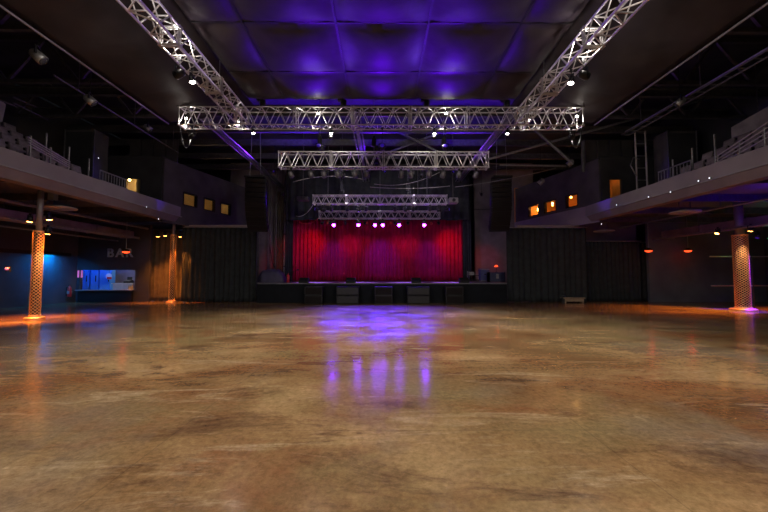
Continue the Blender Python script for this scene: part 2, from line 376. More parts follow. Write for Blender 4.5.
# ------------------------------------------------------------------ trusses
def truss(name, label, A, B, w, h, nsec, npan, m, group=None, r=.026, rb=.015):
    """box truss; A, B centre line ends; sections bolted together, each with four faces of diagonal bracing"""
    A, B = Vector(A), Vector(B); d = (B-A); L = d.length; ang = math.atan2(d.y, d.x)
    root = thing(name, label, 'truss', A, (0, 0, ang), group)
    ls = L/nsec
    for k in range(nsec):
        t0, t1 = k*ls+.012, (k+1)*ls-.012
        sec = MB()
        for y in (-w/2, w/2):
            for z in (-h/2, h/2): sec.tube((t0,y,z),(t1,y,z),r,8)
        for t in (t0+.03, t1-.03):
            for y in (-w/2, w/2): sec.tube((t,y,-h/2),(t,y,h/2),r*.85,6)
            for z in (-h/2, h/2): sec.tube((t,-w/2,z),(t,w/2,z),r*.85,6)
            for y in (-w/2, w/2):
                for z in (-h/2, h/2): sec.box((t,y,z),(.06,r*2.8,r*2.8))
        S = sec.build('truss_section', m, root)
        dt = (t1-t0-.06)/npan
        for y in (-w/2, w/2):
            lb = MB()
            for i in range(npan):
                a_, b_ = t0+.03+i*dt, t0+.03+(i+1)*dt
                if i % 2 == 0: lb.tube((a_,y,-h/2),(b_,y,h/2),rb,6)
                else: lb.tube((a_,y,h/2),(b_,y,-h/2),rb,6)
            lb.build('lattice', m, S)
        for z in (-h/2, h/2):
            lb = MB()
            for i in range(0, npan):
                a_, b_ = t0+.03+i*dt, t0+.03+(i+1)*dt
                if i % 2 == 0: lb.tube((a_,-w/2,z),(b_,w/2,z),rb,6)
                else: lb.tube((a_,w/2,z),(b_,-w/2,z),rb,6)
                if i % 2: lb.tube((a_,-w/2,z),(a_,w/2,z),rb,6)
            lb.build('lattice', m, S)
    return root
T1Y = 13.5; t1a, t1b = P(181,118,T1Y), P(581,118,T1Y); T1Z = t1a.z
truss('lighting_truss', 'wide bright aluminium truss hanging nearest across the hall', (t1a.x,T1Y,T1Z), (t1b.x,T1Y,T1Z), .45, .68, 7, 7, M['alu'], r=.026, rb=.017)
LZ = CAM_Z + 5.85
truss('lighting_truss', 'long aluminium truss running forward over the left of the floor', (-5.2,-3.0,LZ), (-5.2,T1Y-.3,LZ), .45, .45, 7, 6, M['alu'], r=.028, rb=.017)
truss('lighting_truss', 'long aluminium truss running forward over the right of the floor', (5.2,-3.0,LZ), (5.2,T1Y-.3,LZ), .45, .45, 7, 6, M['alu'], r=.028, rb=.017)
T2Y = 18.0; a2, b2 = P(279,160.5,T2Y), P(488,160.5,T2Y); T2Z = a2.z
truss('lighting_truss', 'middle silver truss hanging in front of the stage with dark lamps below', (a2.x,T2Y,T2Z), (b2.x,T2Y,T2Z), .45, .76, 4, 8, M['alu'], r=.033, rb=.02)
T3Y = 21.5; a3, b3 = P(313,200,T3Y), P(447,200,T3Y); T3Z = a3.z
truss('lighting_truss', 'narrower violet-tinged truss above the stage, second from the rear', (a3.x,T3Y,T3Z), (b3.x,T3Y,T3Z), .45, .5, 4, 8, M['alu'], r=.03, rb=.018)
T4Y = 24.0; a4, b4 = P(319,215,T4Y), P(440,215,T4Y); T4Z = a4.z
truss('lighting_truss', 'rearmost small truss carrying the glowing purple lamps', (a4.x,T4Y,T4Z), (b4.x,T4Y,T4Z), .45, .48, 4, 8, M['alu'], r=.03, rb=.018)

# chains, hoists
ZR = 10.9
def chain(x, y, z, what, hoist=True):
    root = thing('chain_hoist', what, 'hoist', (x, y, z))
    MB().tube((0,0,0),(0,0,ZR-z),.012,6).build('chain', M['aludark'], root)
    if hoist:
        MB().box((0,0,.55),(.22,.2,.42)).box((0,0,.82),(.1,.1,.14)).build('motor', M['blackmetal'], root, bevel=.02)
        MB().lathe([(.02,0),(.1,.03),(.11,.25),(.05,.3)],(.12,0,.1),10).build('chain_bag', M['black'], root)
for i, px in enumerate((320, 374, 444)):
    chain(P(px,150,T2Y).x, T2Y, T2Z+.38, f'slim chain hoist above the middle truss, {ORD[i]} from the left of three')
for i, px in enumerate((328, 342, 408, 427)):
    chain(P(px,190,T3Y).x, T3Y, T3Z+.25, f'thin chain hoist above the second-rearmost truss, {ORD[i]} from the left of four', hoist=i in (1,2))
for i, px in enumerate((340, 380, 418)):
    chain(P(px,210,T4Y).x, T4Y, T4Z+.24, f'thin chain hoist above the rearmost truss, {ORD[i]} from the left of three', hoist=False)

for i, x in enumerate((-4.7,-1.6,1.6,4.7)): chain(x, T1Y, T1Z+.34, f'chain hoist above the nearest truss, {ORD[i]} from the left of four')
for s_, lab_ in ((-1,'left'),(1,'right')):
    for i, y in enumerate((-1,5,11)): chain(s_*5.1, y, LZ+.225, f'chain above the {lab_} long truss, {ORD[i]} of three from behind the viewer', hoist=False)
# cables slung between trusses
def cable(pts, label, m='aludark', r=.018, name='cable'):
    o = MB().path(pts, r).build(name, M[m]); tag(o, label, 'cable')
def sag(a, b, s, n=14):
    a, b = Vector(a), Vector(b); return [a.lerp(b, t/n) - Vector((0,0,s*4*(t/n)*(1-t/n))) for t in range(n+1)]
cable(sag(P(293,182,18.2), P(366,180,18.2), -.25), 'pale cable slung below the left half of the middle truss')
cable(sag(P(370,187,18.3), P(450,186,18.3), .1), 'pale cable slung below the centre of the middle truss')
cable(sag(P(374,184,18.4), P(440,172,18.4), .3), 'thin blue-lit cable sagging beside the middle truss hoist')
cable(sag(P(455,187,18.6), P(556,168,18.6), .1), 'long thin cable rising from the middle truss to the right')
cable(sag(P(313,205,21.4), P(296,216,21.4), .25), 'thin curved cable hanging left of the second-rearmost truss')
cable(sag(P(319,218,23.9), P(299,222,23.9), .25), 'red-lit cable drooping from the left end of the rearmost truss', 'red')  # red light put into the cable's own colour
for s, lab in ((-1,'left'),(1,'right')):
    a = P(181 if s<0 else 581,128,T1Y); 
    cable(sag(a+Vector((s*.05,0,.1)), a+Vector((-s*.35,.2,.0)), .8), f'black cable loop hanging below the {lab} end of the nearest truss', 'blackmetal', .02)

# ------------------------------------------------------------------ lighting fixtures
def lamp_data(kind, col, power, size=.06, cone=60, blend=.4):
    ld = bpy.data.lights.new('lamp_glow', kind); ld.color = col; ld.energy = power; ld.shadow_soft_size = size
    if kind == 'SPOT': ld.spot_size = R(cone); ld.spot_blend = blend
    return ld
def fixture(name, label, pos, aim, lens, col=None, power=0, cone=60, s=1., blend=.5, group=None, head=False, drop=.0, size=.08, body='blackmetal', hang=None):
    """stage lantern: clamp, yoke, can, lens; pos is the centre of the can, aim the point it looks at"""
    pos = Vector(pos); d = (Vector(aim)-pos).normalized()
    if hang is not None:
        pos.z = min(pos.z, hang-.28*s); drop = hang-pos.z-.28*s
    up = .28*s+drop
    root = thing(name, label, 'stage light', pos + Vector((0,0,up)), group=group)
    o0 = Vector((0,0,-up))
    side = d.cross(Vector((0,0,1)));  side = side.normalized() if side.length > .05 else Vector((1,0,0))
    MB().box((0,0,-.06*s),(.09*s,.05*s,.12*s)).tube((0,0,-.1*s),(0,0,-.1*s-drop),.012,6).build('clamp', M['blackmetal'], root)
    if head:
        MB().box((0,0,-.1*s-drop),(.26*s,.22*s,.09*s)).build('base', M[body], root, bevel=.015)
    y = MB(); top = Vector((0,0,-.1*s-drop))
    for q in (-1,1): y.bar(top+side*q*.14*s, o0+side*q*.14*s, .02*s, .05*s)
    y.bar(top-side*.15*s, top+side*.15*s, .05*s, .02*s); y.build('yoke', M['blackmetal'], root)
    MB().lathe([(.05*s,-.16*s),(.1*s,-.12*s),(.115*s,.0),(.12*s,.13*s)], o0, 14, d).build('can', M[body], root, smooth=True)
    MB().lathe([(.104*s,.0),(.10*s,.016*s),(.05*s,.028*s),(.004,.032*s)], o0+d*.131*s, 14, d).build('lens', lens, root, smooth=True)
    if power:
        lo = bpy.data.objects.new('lamp_glow', lamp_data('SPOT', col, power, size, cone, blend)); COL.objects.link(lo)
        lo.parent = root; lo.location = o0 + d*.24*s; lo.rotation_euler = d.to_track_quat('-Z','Y').to_euler()
    return root
DARKLENS = mat('dark_lens', (.05,.05,.06), .15)
# white work lights on the nearest truss, with the two lit ends
for i, (px, tgt) in enumerate(((253,-3.0),(331,-1.2),(434.5,1.6),(507.5,3.6))):
    p = P(px,129,T1Y)
    fixture('work_light', f'small white lamp glowing under the nearest truss, {ORD[i]} from the left of four', p, (tgt,12.8,0), M['e_white'], WHITE, WORK_W, 100, .55, .9, hang=T1Z-.366)
def worklamp(name, label, p, col, power, r=.055):
    """round bare floodlight clipped inside a truss"""
    root = thing(name, label, 'work light', p)
    MB().lathe([(.03,.0),(r,.06),(r*1.1,.12)], (0,0,0), 12, (0,0,1)).build('housing', M['blackmetal'], root)
    MB().lathe([(.01,-r),(r*.6,-r*.75),(r*.9,-r*.3),(r*.95,0)], (0,0,0), 12).build('globe', M['e_white'], root, smooth=True)
    lo = bpy.data.objects.new('lamp_glow', lamp_data('POINT', col, power, r)); COL.objects.link(lo); lo.parent = root; lo.location = (0,0,-r-.12)
    return root
worklamp('flood_lamp', 'bare white lamp inside the left end of the nearest truss', P(186,118,13.45), WHITE, 14)
worklamp('flood_lamp', 'bare white lamp inside the right end of the nearest truss', P(577,116,13.45), WHITE, 14)
worklamp('flood_lamp', 'white lamp where the left long truss meets the nearest truss', P(238,121,13.3), WHITE, 35)
worklamp('flood_lamp', 'white lamp where the right long truss meets the nearest truss', P(529,120,13.3), WHITE, 35)
for s, lab, px, py in ((-1,'left',187,73),(1,'right',577,73)):
    p = Vector((s*5.15,9.5,6.9))
    fixture('work_light', f'white lamp glowing under the {lab} long truss', p, (s*3.5,9.5,0), M['e_white'], WHITE, WORK_W*.8, 120, .7, .8, hang=LZ-.25)
    worklamp('flood_lamp', f'bare white lamp lighting the inside of the {lab} long truss', Vector((5.2*s,8.8,LZ)), WHITE, 36)
    worklamp('flood_lamp', f'bare white lamp in the {lab} long truss, just above the top of the view', Vector((5.2*s,6.6,LZ)), WHITE, 60)
for i, px in enumerate((318,446)): worklamp('flood_lamp', f'small white lamp inside the nearest truss lighting its middle, {["left","right"][i]} one', P(px,113,13.5), WHITE, 20)
# fill lamps added out of view on the long trusses, to light the floor
for i, (x, y) in enumerate(((-5.2,4.6),(5.2,4.6),(-5.2,.6),(5.2,.6),(-5.2,-2.4),(5.2,-2.4))):
    fixture('fill_light', f'unseen added fill light under the {"left" if x<0 else "right"} long truss, {["above the open floor","above the viewer","behind the viewer"][i//2]}', (x,y,LZ-.6), (x*.9,y+2,0), M['e_white'], WHITE, FILL_W*.5, 150, 1.3, .6, hang=LZ-.25)

# purple moving heads and red lamps on the rearmost truss
zl = P(384,224.5,T4Y).z
for i, px in enumerate((334,358.5,375,382.8,399,424)):
    p = P(px,224.5,T4Y); p.y = 23.9
    fixture('moving_head', f'glowing purple moving head on the rearmost truss, {ORD[i]} from the left of six', p, (p.x*.72,16.3,0.0), M['e_purple'], (.05,0,1), PURPLE_W, 32, 1.05, .8, head=True, hang=T4Z-.27)
for i, px in enumerate((327,367,391,431.5)):
    p = P(px,223,T4Y); p.y = 24.1
    fixture('red_wash_light', f'small red wash light on the rearmost truss, {ORD[i]} from the left of four', p, (p.x*1.35,27.0,3.6), M['e_red'], RED, 10, 50, .7, .9, body='red', hang=T4Z-.27)
MAG = (1,.0,.35); VIO = (.07,0,1)
for i, (px, tx, c_, w_, cone) in enumerate(((322,-5.3,RED,185,54),(330,-3.65,VIO,260,50),(345,-2.5,MAG,100,42),(365,-1.6,MAG,36,36),(380,-.05,VIO,430,54),(395,1.2,MAG,56,38),(408,2.1,MAG,74,42),(425,3.55,VIO,260,50),(439,5.1,RED,210,54))):  # lamps added to colour the backdrop in zones
    p = P(px,218,T4Y); p.y = 24.2; p.z = T4Z-.5
    fixture('curtain_fill_light', f'added dark lamp colouring the red backdrop, {ORD[i]} from the left of nine', p, (tx,27.0,2.9 if c_ == VIO else 3.8), DARKLENS, c_, w_, cone, .8, 1., hang=T4Z-.27)
for i, tx in enumerate((-4.2,-1.4,1.4,4.2)):  # lamps added to brighten the stage deck
    fixture('deck_fill_light', f'added dark downlight under the second-rearmost truss, {ORD[i]} from the left of four', (min(3.4,max(-3.6,tx)),T3Y+.1,T3Z-.55), (tx,22.2,ST_Z), DARKLENS, (.42,.16,1), 5500, 36, .9, .9, hang=T3Z-.28)
# dark lanterns under the middle truss and under the third truss
for i, px in enumerate((291,311,324,338,355,367,401,411,429,443,459,476)):
    p = P(px,174,T2Y)
    fixture('stage_lantern', f'dark round lantern under the middle truss, {ORD[i]} from the left of twelve', p, (p.x*.6,23+random.uniform(-1,2),1.2), DARKLENS, s=1.1, body='steel', hang=T2Z-.413)
for i, px in enumerate((331,347,366,395,413,430)):
    p = P(px,206.5,T3Y)
    fixture('stage_lantern', f'small dark lantern under the second-rearmost truss, {ORD[i]} from the left of six', p, (p.x*.6,25,1.2), DARKLENS, s=.9, body='blackmetal', hang=T3Z-.28)
for i, x in enumerate((-2.,2.)):  # white lamps added to brighten the middle truss
    fixture('truss_fill_light', f'added white fill lamp under the nearest truss facing the middle truss, {["left","right"][i]} one', (x,T1Y+.1,T1Z-.7), (x*1.5,T2Y,T2Z), DARKLENS, WHITE, 420, 70, .7, .7, hang=T1Z-.366)
for i, x in enumerate((-2.,2.)):  # lamps added to lift the two rear trusses
    fixture('truss_fill_light', f'added fill lamp under the middle truss facing the two rear trusses, {["left","right"][i]} one', (x,T2Y+.2,T2Z-.75), (x*1.1,T3Y+1,T3Z-.2), DARKLENS, (.85,.75,1), 160, 75, .7, .7, hang=T2Z-.413)
# violet lamps added to tint the drape and the roof
for i, x in enumerate((-2.4,0,2.4)):
    fixture('violet_drape_fill', f'added violet uplight tilted up at the ceiling drape, {ORD[i]} from the left of three', (x,T1Y-.05,T1Z-1.15), (x*.8,8.2,8.6), M['e_violet'], (.12,.0,1.), 800, 96, .8, 1., hang=T1Z-.366)
for i, x in enumerate((-4.,-.3,3.6)):
    fixture('violet_roof_fill', f'added violet roof light behind the middle truss, {ORD[i]} from the left of three', (x,T2Y+.42,T2Z-.1), (x*1.3,19.5,11), M['e_violet'], (.08,.0,1.), 1300, 105, .8, .9, hang=T2Z+.38)
for s, lab in ((-1,'left'),(1,'right')):
    fixture('violet_side_fill', f'added violet lamp at the {lab} end of the second-rearmost truss', (s*3.9,T3Y-.2,T3Z-.6), (s*7.2,19.8,5.8), M['e_violet'], DEEP, 1000, 24, .8, .8, hang=T3Z-.28)  # added for the blue edge on the line arrays
    fixture('wing_fill_light', f'added red fill lamp hanging on a long stem in front of the {lab} wing', (s*5.9,21.15,6.4), (s*7.95,27.4,3.1), DARKLENS, (1,.01,.03), 420, 22, .7, .9, hang=9.33)  # added to throw red on the wing
    fixture('wing_fill_light', f'added violet fill lamp under the {lab} end of the second-rearmost truss facing the wing', (s*3.5,T3Y+.1,T3Z-.6), (s*8.6,26,3.), DARKLENS, (.45,.2,1), 120, 70, .8, .9, hang=T3Z-.28)  # violet fill added for the dark wing
    fixture('balcony_fill_light', f'added dark wash lamp on the {lab} long truss facing the balcony', (s*5.2,9.0,LZ-.7), (s*13,11.5,5.6), DARKLENS, WHITE, 110, 120, .9, .9, hang=LZ-.25)  # added to brighten the balcony seats and parapet
    fixture('balcony_fill_light', f'added dark wash lamp at the {lab} end of the nearest truss', (s*7.2,T1Y-.1,T1Z-.75), (s*13,19,6.0), DARKLENS, WHITE, 70, 110, .8, .9, hang=T1Z-.366)  # added for the far end of the balcony

for x, tx, lab in ((-6.4,-7.7,'left'),(.2,-1.15,'middle'),(4.2,5.5,'right')):  # violet lamps added to pick out the runner beams
    fixture('violet_beam_fill', f'added violet lamp under the roof beside the {lab} runner beam', (x,21.15,7.7), (tx,18.9,9.1), M['e_violet'], (.22,.03,1.), 420, 76, .6, .9, hang=9.33)
# ------------------------------------------------------------------ roof steel
def beam(a, b, label, m='steel', w=.2, h=.3, name='roof_beam'):
    bm_ = MB(); a, b = Vector(a), Vector(b)
    bm_.bar(a+Vector((0,0,h/2)), b+Vector((0,0,h/2)), w, .03); bm_.bar(a-Vector((0,0,h/2)), b-Vector((0,0,h/2)), w, .03); bm_.bar(a, b, .03, h)
    struct(bm_.build(name, M[m]), label)
for X in (-7.7,-1.15,5.5):
    beam((X,14.4,8.4),(X,27.6,8.4), 'steel runner beam under the roof', 'aludark', w=.14, h=.2)
    for q in (-.2,.2): struct(MB().tube((X+q,14.4,8.35),(X+q,27.6,8.35),.035,6).build('roof_beam_conduit', M['aludark']), 'conduit strapped along the runner beam')
for Y in (15.2, 17.2, 19.2, 21.15, 23.6, 26):
    beam((-17,Y,9.5),(17,Y,9.5), 'cross beam under the roof deck', w=.2, h=.34)
def warren(label, Y, xa, xb, zlo, zhi, n):
    root = thing('roof_truss', label, 'roof truss', ((xa+xb)/2, Y, zlo)); cx = (xa+xb)/2
    MB().bar((xa-cx,0,0),(xb-cx,0,0),.14).build('lower_chord', M['steel'], root)
    MB().bar((xa-cx,0,zhi-zlo),(xb-cx,0,zhi-zlo),.14).build('upper_chord', M['steel'], root)
    dx = (xb-xa)/n
    for i in range(n):
        z_a, z_b = (0, zhi-zlo) if i % 2 == 0 else (zhi-zlo, 0)
        MB().bar((xa-cx+i*dx,0,z_a),(xa-cx+(i+1)*dx,0,z_b),.09).build('brace', M['steel'], root)
for k, Y in enumerate((7.5,10.5,13.5,16.5)):
    which = ['nearest','second','third','farthest'][k]
    for s, lab in ((-1,'left'),(1,'right')):
        warren(f'dark steel roof truss above the {lab} balcony, {which} of four from the viewer', Y, *sorted((s*8.9,s*17.1)), 9.0, 10.7, 6)
tag(MB().bar(P(391,128,19.6),P(436,151,19.6),.1).build('brace_bar', M['steel']), 'violet-lit diagonal roof brace falling to the right above the middle truss', 'brace')
tag(MB().bar(P(452,128,19.9),P(388,153,19.9),.1).build('brace_bar', M['steel']), 'violet-lit diagonal roof brace falling to the left above the middle truss', 'brace')
tag(MB().tube(P(532,127,16.8),P(573,164,16.8),.07).build('brace_bar', M['steel']), 'violet-lit diagonal pipe between the nearest truss and right control room', 'brace')
tag(MB().tube(P(486,160,17.6),P(760,84,17.6),.06).build('long_pipe', M['aludark']), 'long thin pipe rising from the middle truss towards the right balcony', 'pipe')
tag(MB().tube(P(500,165,18.6),P(566,166,18.6),.05).build('long_pipe', M['aludark']), 'short level pipe right of the middle truss', 'pipe')
tag(MB().tube(P(583,142,18.),P(583,172,18.),.09).build('hanging_post', M['steel']), 'dark upright post above the right control room windows', 'post')
# cable tray over the right balcony
root = thing('cable_tray', 'long pale cable tray hanging above the right balcony', 'cable tray', (11.5,13.6,8.2))
for i, (x, z) in enumerate(((-.18,0),(.18,0),(0,.16))): MB().tube((x,-5,z),(x,3,z),.035,8).build('rail', M['aludark' if i==2 else 'steel'], root)
for k in range(17): MB().bar((-.18,-5+k*.5,0),(.18,-5+k*.5,0),.03).build('rung', M['aludark'], root)
for y in (-4,-1,2): MB().tube((0,y,.16),(0,y,2.6),.02,6).build('hanger', M['steel'], root)
q0, q1 = P(637,185,17.2), P(637,131,17.2)
root = thing('pipe_tower', 'grey ladder-like pipe tower beside the right duct housing', 'pipe tower', (q0.x,17.2,5.2))
for x in (0,.5): MB().tube((x,0,0),(x,0,q1.z-5.2),.04).build('upright', M['ductpale'], root)
for k in range(6): MB().tube((0,0,.4+k*.6),(.5,0,.4+k*.6),.022).build('rung', M['aludark'], root)
MB().path([(-.1,-.1,1.2),(-.35,-.1,1.7),(-.2,-.1,2.1),(.1,-.1,2.0)],.03).build('hoop', M['aludark'], root)
root = thing('wall_batten', 'thin dark pipe batten above the left control room', 'pipe', (-11.2,15,8.4))
MB().tube((0,-3,0),(0,4.5,-.1),.035).build('rail', M['steel'], root)
for y in (-2,1,4): MB().tube((0,y,0),(0,y,2.4),.015,6).build('hanger', M['steel'], root)

# ------------------------------------------------------------------ tarpaulin ceiling drapes
def drape(name, label, xs, ys, zf, m, sagz, n=12, seam=True):
    root = thing(name, label, 'ceiling drape', (0, 0, 0))
    b = MB(); gx = []; gy = []
    for a, c in zip(xs[:-1], xs[1:]): gx += [(a+(c-a)*i/n, i/n) for i in range(n)]
    gx.append((xs[-1], 0))
    for a, c in zip(ys[:-1], ys[1:]): gy += [(a+(c-a)*i/n, i/n) for i in range(n)]
    gy.append((ys[-1], 0))
    v = []
    for y, fy in gy:
        for x, fx in gx:
            s_ = (math.sin(PI*fx)**.7)*(math.sin(PI*fy)**.7) if 0 < fx < 1 and 0 < fy < 1 else 0
            wr = .02*math.sin(x*9+y*2.3)*math.sin(y*7) * (1-s_)
            v.append((x, y, zf(x, y) - sagz*s_ + wr + .07*math.sin(PI*fx)*(1 if fy == 0 else 0)*0))
    W = len(gx)
    f = [(j*W+i, j*W+i+1, (j+1)*W+i+1, (j+1)*W+i) for j in range(len(gy)-1) for i in range(W-1)]
    b.add(v, f); b.smooth = True; o = b.build('cloth', m, root)
    sol = o.modifiers.new('thick', 'SOLIDIFY'); sol.thickness = .01
    if seam:
        for y in ys[1:-1]:
            MB().bar((xs[0],y,zf(0,y)-.02),(xs[-1],y,zf(0,y)-.02),.05,.03).build('seam', M['black'], root)
        for x in xs[1:-1]:
            MB().bar((x,ys[0],zf(x,0)-.02),(x,ys[-1],zf(x,0)-.02),.05,.03).build('seam', M['black'], root)
    return root
drape('ceiling_drape', 'black vinyl drape billowing in squares over the middle of the hall', [-5.0,-3.66,-1.22,1.22,3.66,5.0], [-5,-2.4,0,2.35,4.6,6.9,9.1,11.4,13.2], lambda x, y: 8.22, M['tarp'], .27)
for s, lab in ((-1,'left'),(1,'right')):
    xs = sorted([s*5.2, s*6.2, s*8.8])
    drape('ceiling_drape', f'dark sloping vinyl drape between the {lab} long truss and balcony', xs, [-5,-2,1,4,7,10,12.5,14.6], lambda x, y: 8.45-.16*abs(abs(x)-5.2)+.35*math.exp(-((abs(x)-6.2)/.5)**2), M['tarpside'], .1, seam=False)
    tag(MB().path([(s*8.82,-5,7.82),(s*8.82,5,7.8),(s*8.82,14.6,7.82)],.03).build('edge_rope', M['duct']), f'thin rope along the outer edge of the {lab} ceiling drape', 'rope')

# ------------------------------------------------------------------ line arrays
def line_array(s, label):
    Y = 19.5; top = P(255 if s<0 else 502,176,Y); x = top.x; n = 11
    root = thing('line_array', label, 'speaker', (x, Y, top.z))
    # boxes follow a hanging curve: straight above, turning in below
    px_, pz, ang = 0.0, -.12, 0.0; H = .262
    MB().box((0,.05,-.06),(1.05,.5,.1)).build('rigging_frame', M['blackmetal'], root, bevel=.01)
    for q in (-.3,.3): MB().tube((q,.05,0),(q*.6,.05,ZR-top.z),.015,6).build('chain', M['aludark'], root)
    yy = 0.0
    for k in range(n):
        ang = R(0 if k < 4 else (k-3)*4.2)
        cz = pz - H/2*math.cos(ang); cy = yy + H/2*math.sin(ang)
        Rm = Matrix.Rotation(-s*R(9), 3, 'Z') @ Matrix.Rotation(ang, 3, 'X')
        c = Vector((0+ (-s)*(-.0), cy, cz))
        bx = MB().box(c+Vector((0,.24,0)),(1.08,.48,H-.02),Rm).build('speaker_box', M['speakerside'], root, bevel=.012)
        MB().box(c+Rm@Vector((0,-.03,0)),(1.0,.03,H-.05),Rm).build('grille', M['speaker'], bx)
        pz -= H*math.cos(ang); yy += H*math.sin(ang)
    return root
line_array(-1, 'tall curved black line array hanging left of the stage')
line_array(1, 'tall curved black line array hanging right of the stage')

# ------------------------------------------------------------------ stage gear
for i, (px, dk) in enumerate(((314.5,0),(348,1),(383.5,0),(418,1),(453.5,0))):
    xa = P(px,290,ST_Y-.4).x; wd = .98 if not dk else 1.25
    root = thing('subwoofer', f'black subwoofer cabinet on the floor against the stage, {ORD[i]} from the left of five', 'speaker', (xa, ST_Y-.36, 0))
    for k in range(2):
        b = MB().box((0,0,.24+k*.48),(wd,.66,.47)).build('cabinet', M['speakerside' if dk else 'black'], root, bevel=.02)
        MB().box((0,-.34,.24+k*.48),(wd-.1,.02,.37)).build('grille', M['speaker'] if not dk else M['black'], b)
for i, px in enumerate((304,351,416,464)):
    q = P(px,283,21.0)
    root = thing('stage_monitor', f'black wedge monitor on the stage lip, {ORD[i]} from the left of four', 'speaker', (q.x, 21.0, ST_Z))
    prof = [(-.22,0),(.25,0),(.25,.12),(.02,.30),(-.16,.30),(-.24,.08)]
    MB().prism([(-p[0], p[1]) for p in prof], -.27, .27, 'x').build('cabinet', M['speakerside'], root, bevel=.015)
    MB().bar((-.24,-.13,.22),(.24,-.13,.22),.22,.02,(0,-.6,.5)).build('grille', M['speaker'], root)
# covered gear, left wing
root = thing('covered_piano', 'rounded dark cover over equipment on the left wing of the stage', 'covered equipment', (P(272,283,23).x, 23.0, ST_Z))
v = []; nx, ny = 24, 10
for j in range(ny+1):
    for i in range(nx+1):
        u = i/nx*2-1; t = j/ny
        hh = .84*(1-abs(u)**3.2)**.5 if abs(u) < 1 else 0
        a = PI*t
        v.append((u*.86, -.42*math.cos(a), max(.0, hh*math.sin(a)**.45*(1+.03*math.sin(u*17)))))
bq = MB().add(v, [(j*(nx+1)+i, j*(nx+1)+i+1, (j+1)*(nx+1)+i+1, (j+1)*(nx+1)+i) for j in range(ny) for i in range(nx)]); bq.smooth = True
o = bq.build('cover', mat('blue_black_cover', (.08,.07,.13), .55, var=.2, bump=.3), root)
MB().box((0,0,.03),(1.7,.8,.06)).build('base', M['black'], root)
def mic_stand(px, Y, h, label, m='red'):
    q = P(px,283,Y); root = thing('microphone_stand', label, 'microphone stand', (q.x, Y, ST_Z))
    MB().tube((0,0,.05),(0,0,h),.018).build('pole', M['blackmetal'], root)
    for k in range(3): MB().tube((0,0,.12),(.28*math.cos(k*2.1+.4),.28*math.sin(k*2.1+.4),.01),.014).build('leg', M['blackmetal'], root)
    MB().tube((0,0,h),(.35,-.1,h+.16),.014).build('boom', M['blackmetal'], root)
    MB().lathe([(.02,0),(.04,.04),(.045,.1),(.02,.15)],(.35,-.1,h+.16),10,(1,-.3,.4)).build('microphone', M[m], root, smooth=True)
mic_stand(289,23.6,.85,'black microphone stand on the left wing beside the covered equipment')
mic_stand(291.5,22.8,.6,'short microphone stand left of the red backdrop','blackmetal')
root = thing('fire_extinguisher', 'small red cylinder standing on the left wing of the stage', 'extinguisher', (P(288,283,22.6).x,22.6,ST_Z))
MB().lathe([(.08,0),(.09,.02),(.09,.42),(.04,.5),(.03,.55)],(0,0,0),14).build('cylinder', M['red'], root, smooth=True)
MB().box((0,0,.58),(.05,.12,.05)).build('valve_handle', M['black'], root)
MB().path([(0,.03,.57),(.1,.06,.5),(.13,.05,.3),(.1,.02,.15)],.012).build('hose', M['black'], root)
# right wing clutter
qx = P(473,283,23.2).x
root = thing('equipment_cart', 'low dark cart of tangled gear on the right wing of the stage', 'cart', (qx,23.2,ST_Z))
MB().box((0,0,.14),(.66,.5,.05)).box((0,0,.42),(.66,.5,.04)).build('shelf', M['blackmetal'], root)
for x in (-.3,.3):
    for y in (-.22,.22):
        MB().tube((x,y,.08),(x,y,.72),.018).build('leg', M['aludark'], root)
        MB().lathe([(.04,-.02),(.04,.02)],(x,y,.04),10,(1,0,0)).build('wheel', M['pale'], root)
MB().box((-.1,0,.55),(.3,.3,.22)).build('amplifier', M['aludark'], root, bevel=.01)
root = thing('storage_case', 'blue flight case standing on the right wing of the stage', 'case', (P(484,283,24.6).x,24.6,ST_Z))
MB().box((0,0,.46),(.62,.6,.86)).build('body', mat('blue_case', (.07,.1,.2), .45, var=.2), root, bevel=.02)
for z in (.08,.84): MB().box((0,0,z),(.65,.63,.04)).build('edge_band', M['aludark'], root)
MB().box((0,-.31,.5),(.14,.03,.08)).build('handle', M['blackmetal'], root)
root = thing('road_case', 'dark blue road case at the far right of the stage', 'case', (P(496,283,23.4).x,23.4,ST_Z))
MB().box((0,0,.33),(1.0,.6,.6)).build('body', mat('blue_case_dark', (.05,.06,.13), .5, var=.2), root, bevel=.02)
for x in (-.48,.48): MB().box((x,0,.33),(.04,.63,.64)).build('edge_band', M['blackmetal'], root)
MB().box((.0,-.31,.38),(.16,.02,.3)).build('paper_label', M['pale'], root)
root = thing('desk_lamp', 'small orange lamp glowing above the case on the right wing', 'lamp', (P(496,267,23.4).x+.02,23.4,ST_Z+.63))
MB().lathe([(.09,0),(.09,.02),(.02,.03)],(0,0,0),12).build('base', M['black'], root)
MB().tube((0,0,.02),(0,0,.42),.012).build('pole', M['black'], root)
MB().lathe([(.12,0),(.10,.05),(.04,.11)],(0,0,.36),14).build('lamp_shade', M['e_redlamp'], root, smooth=True)
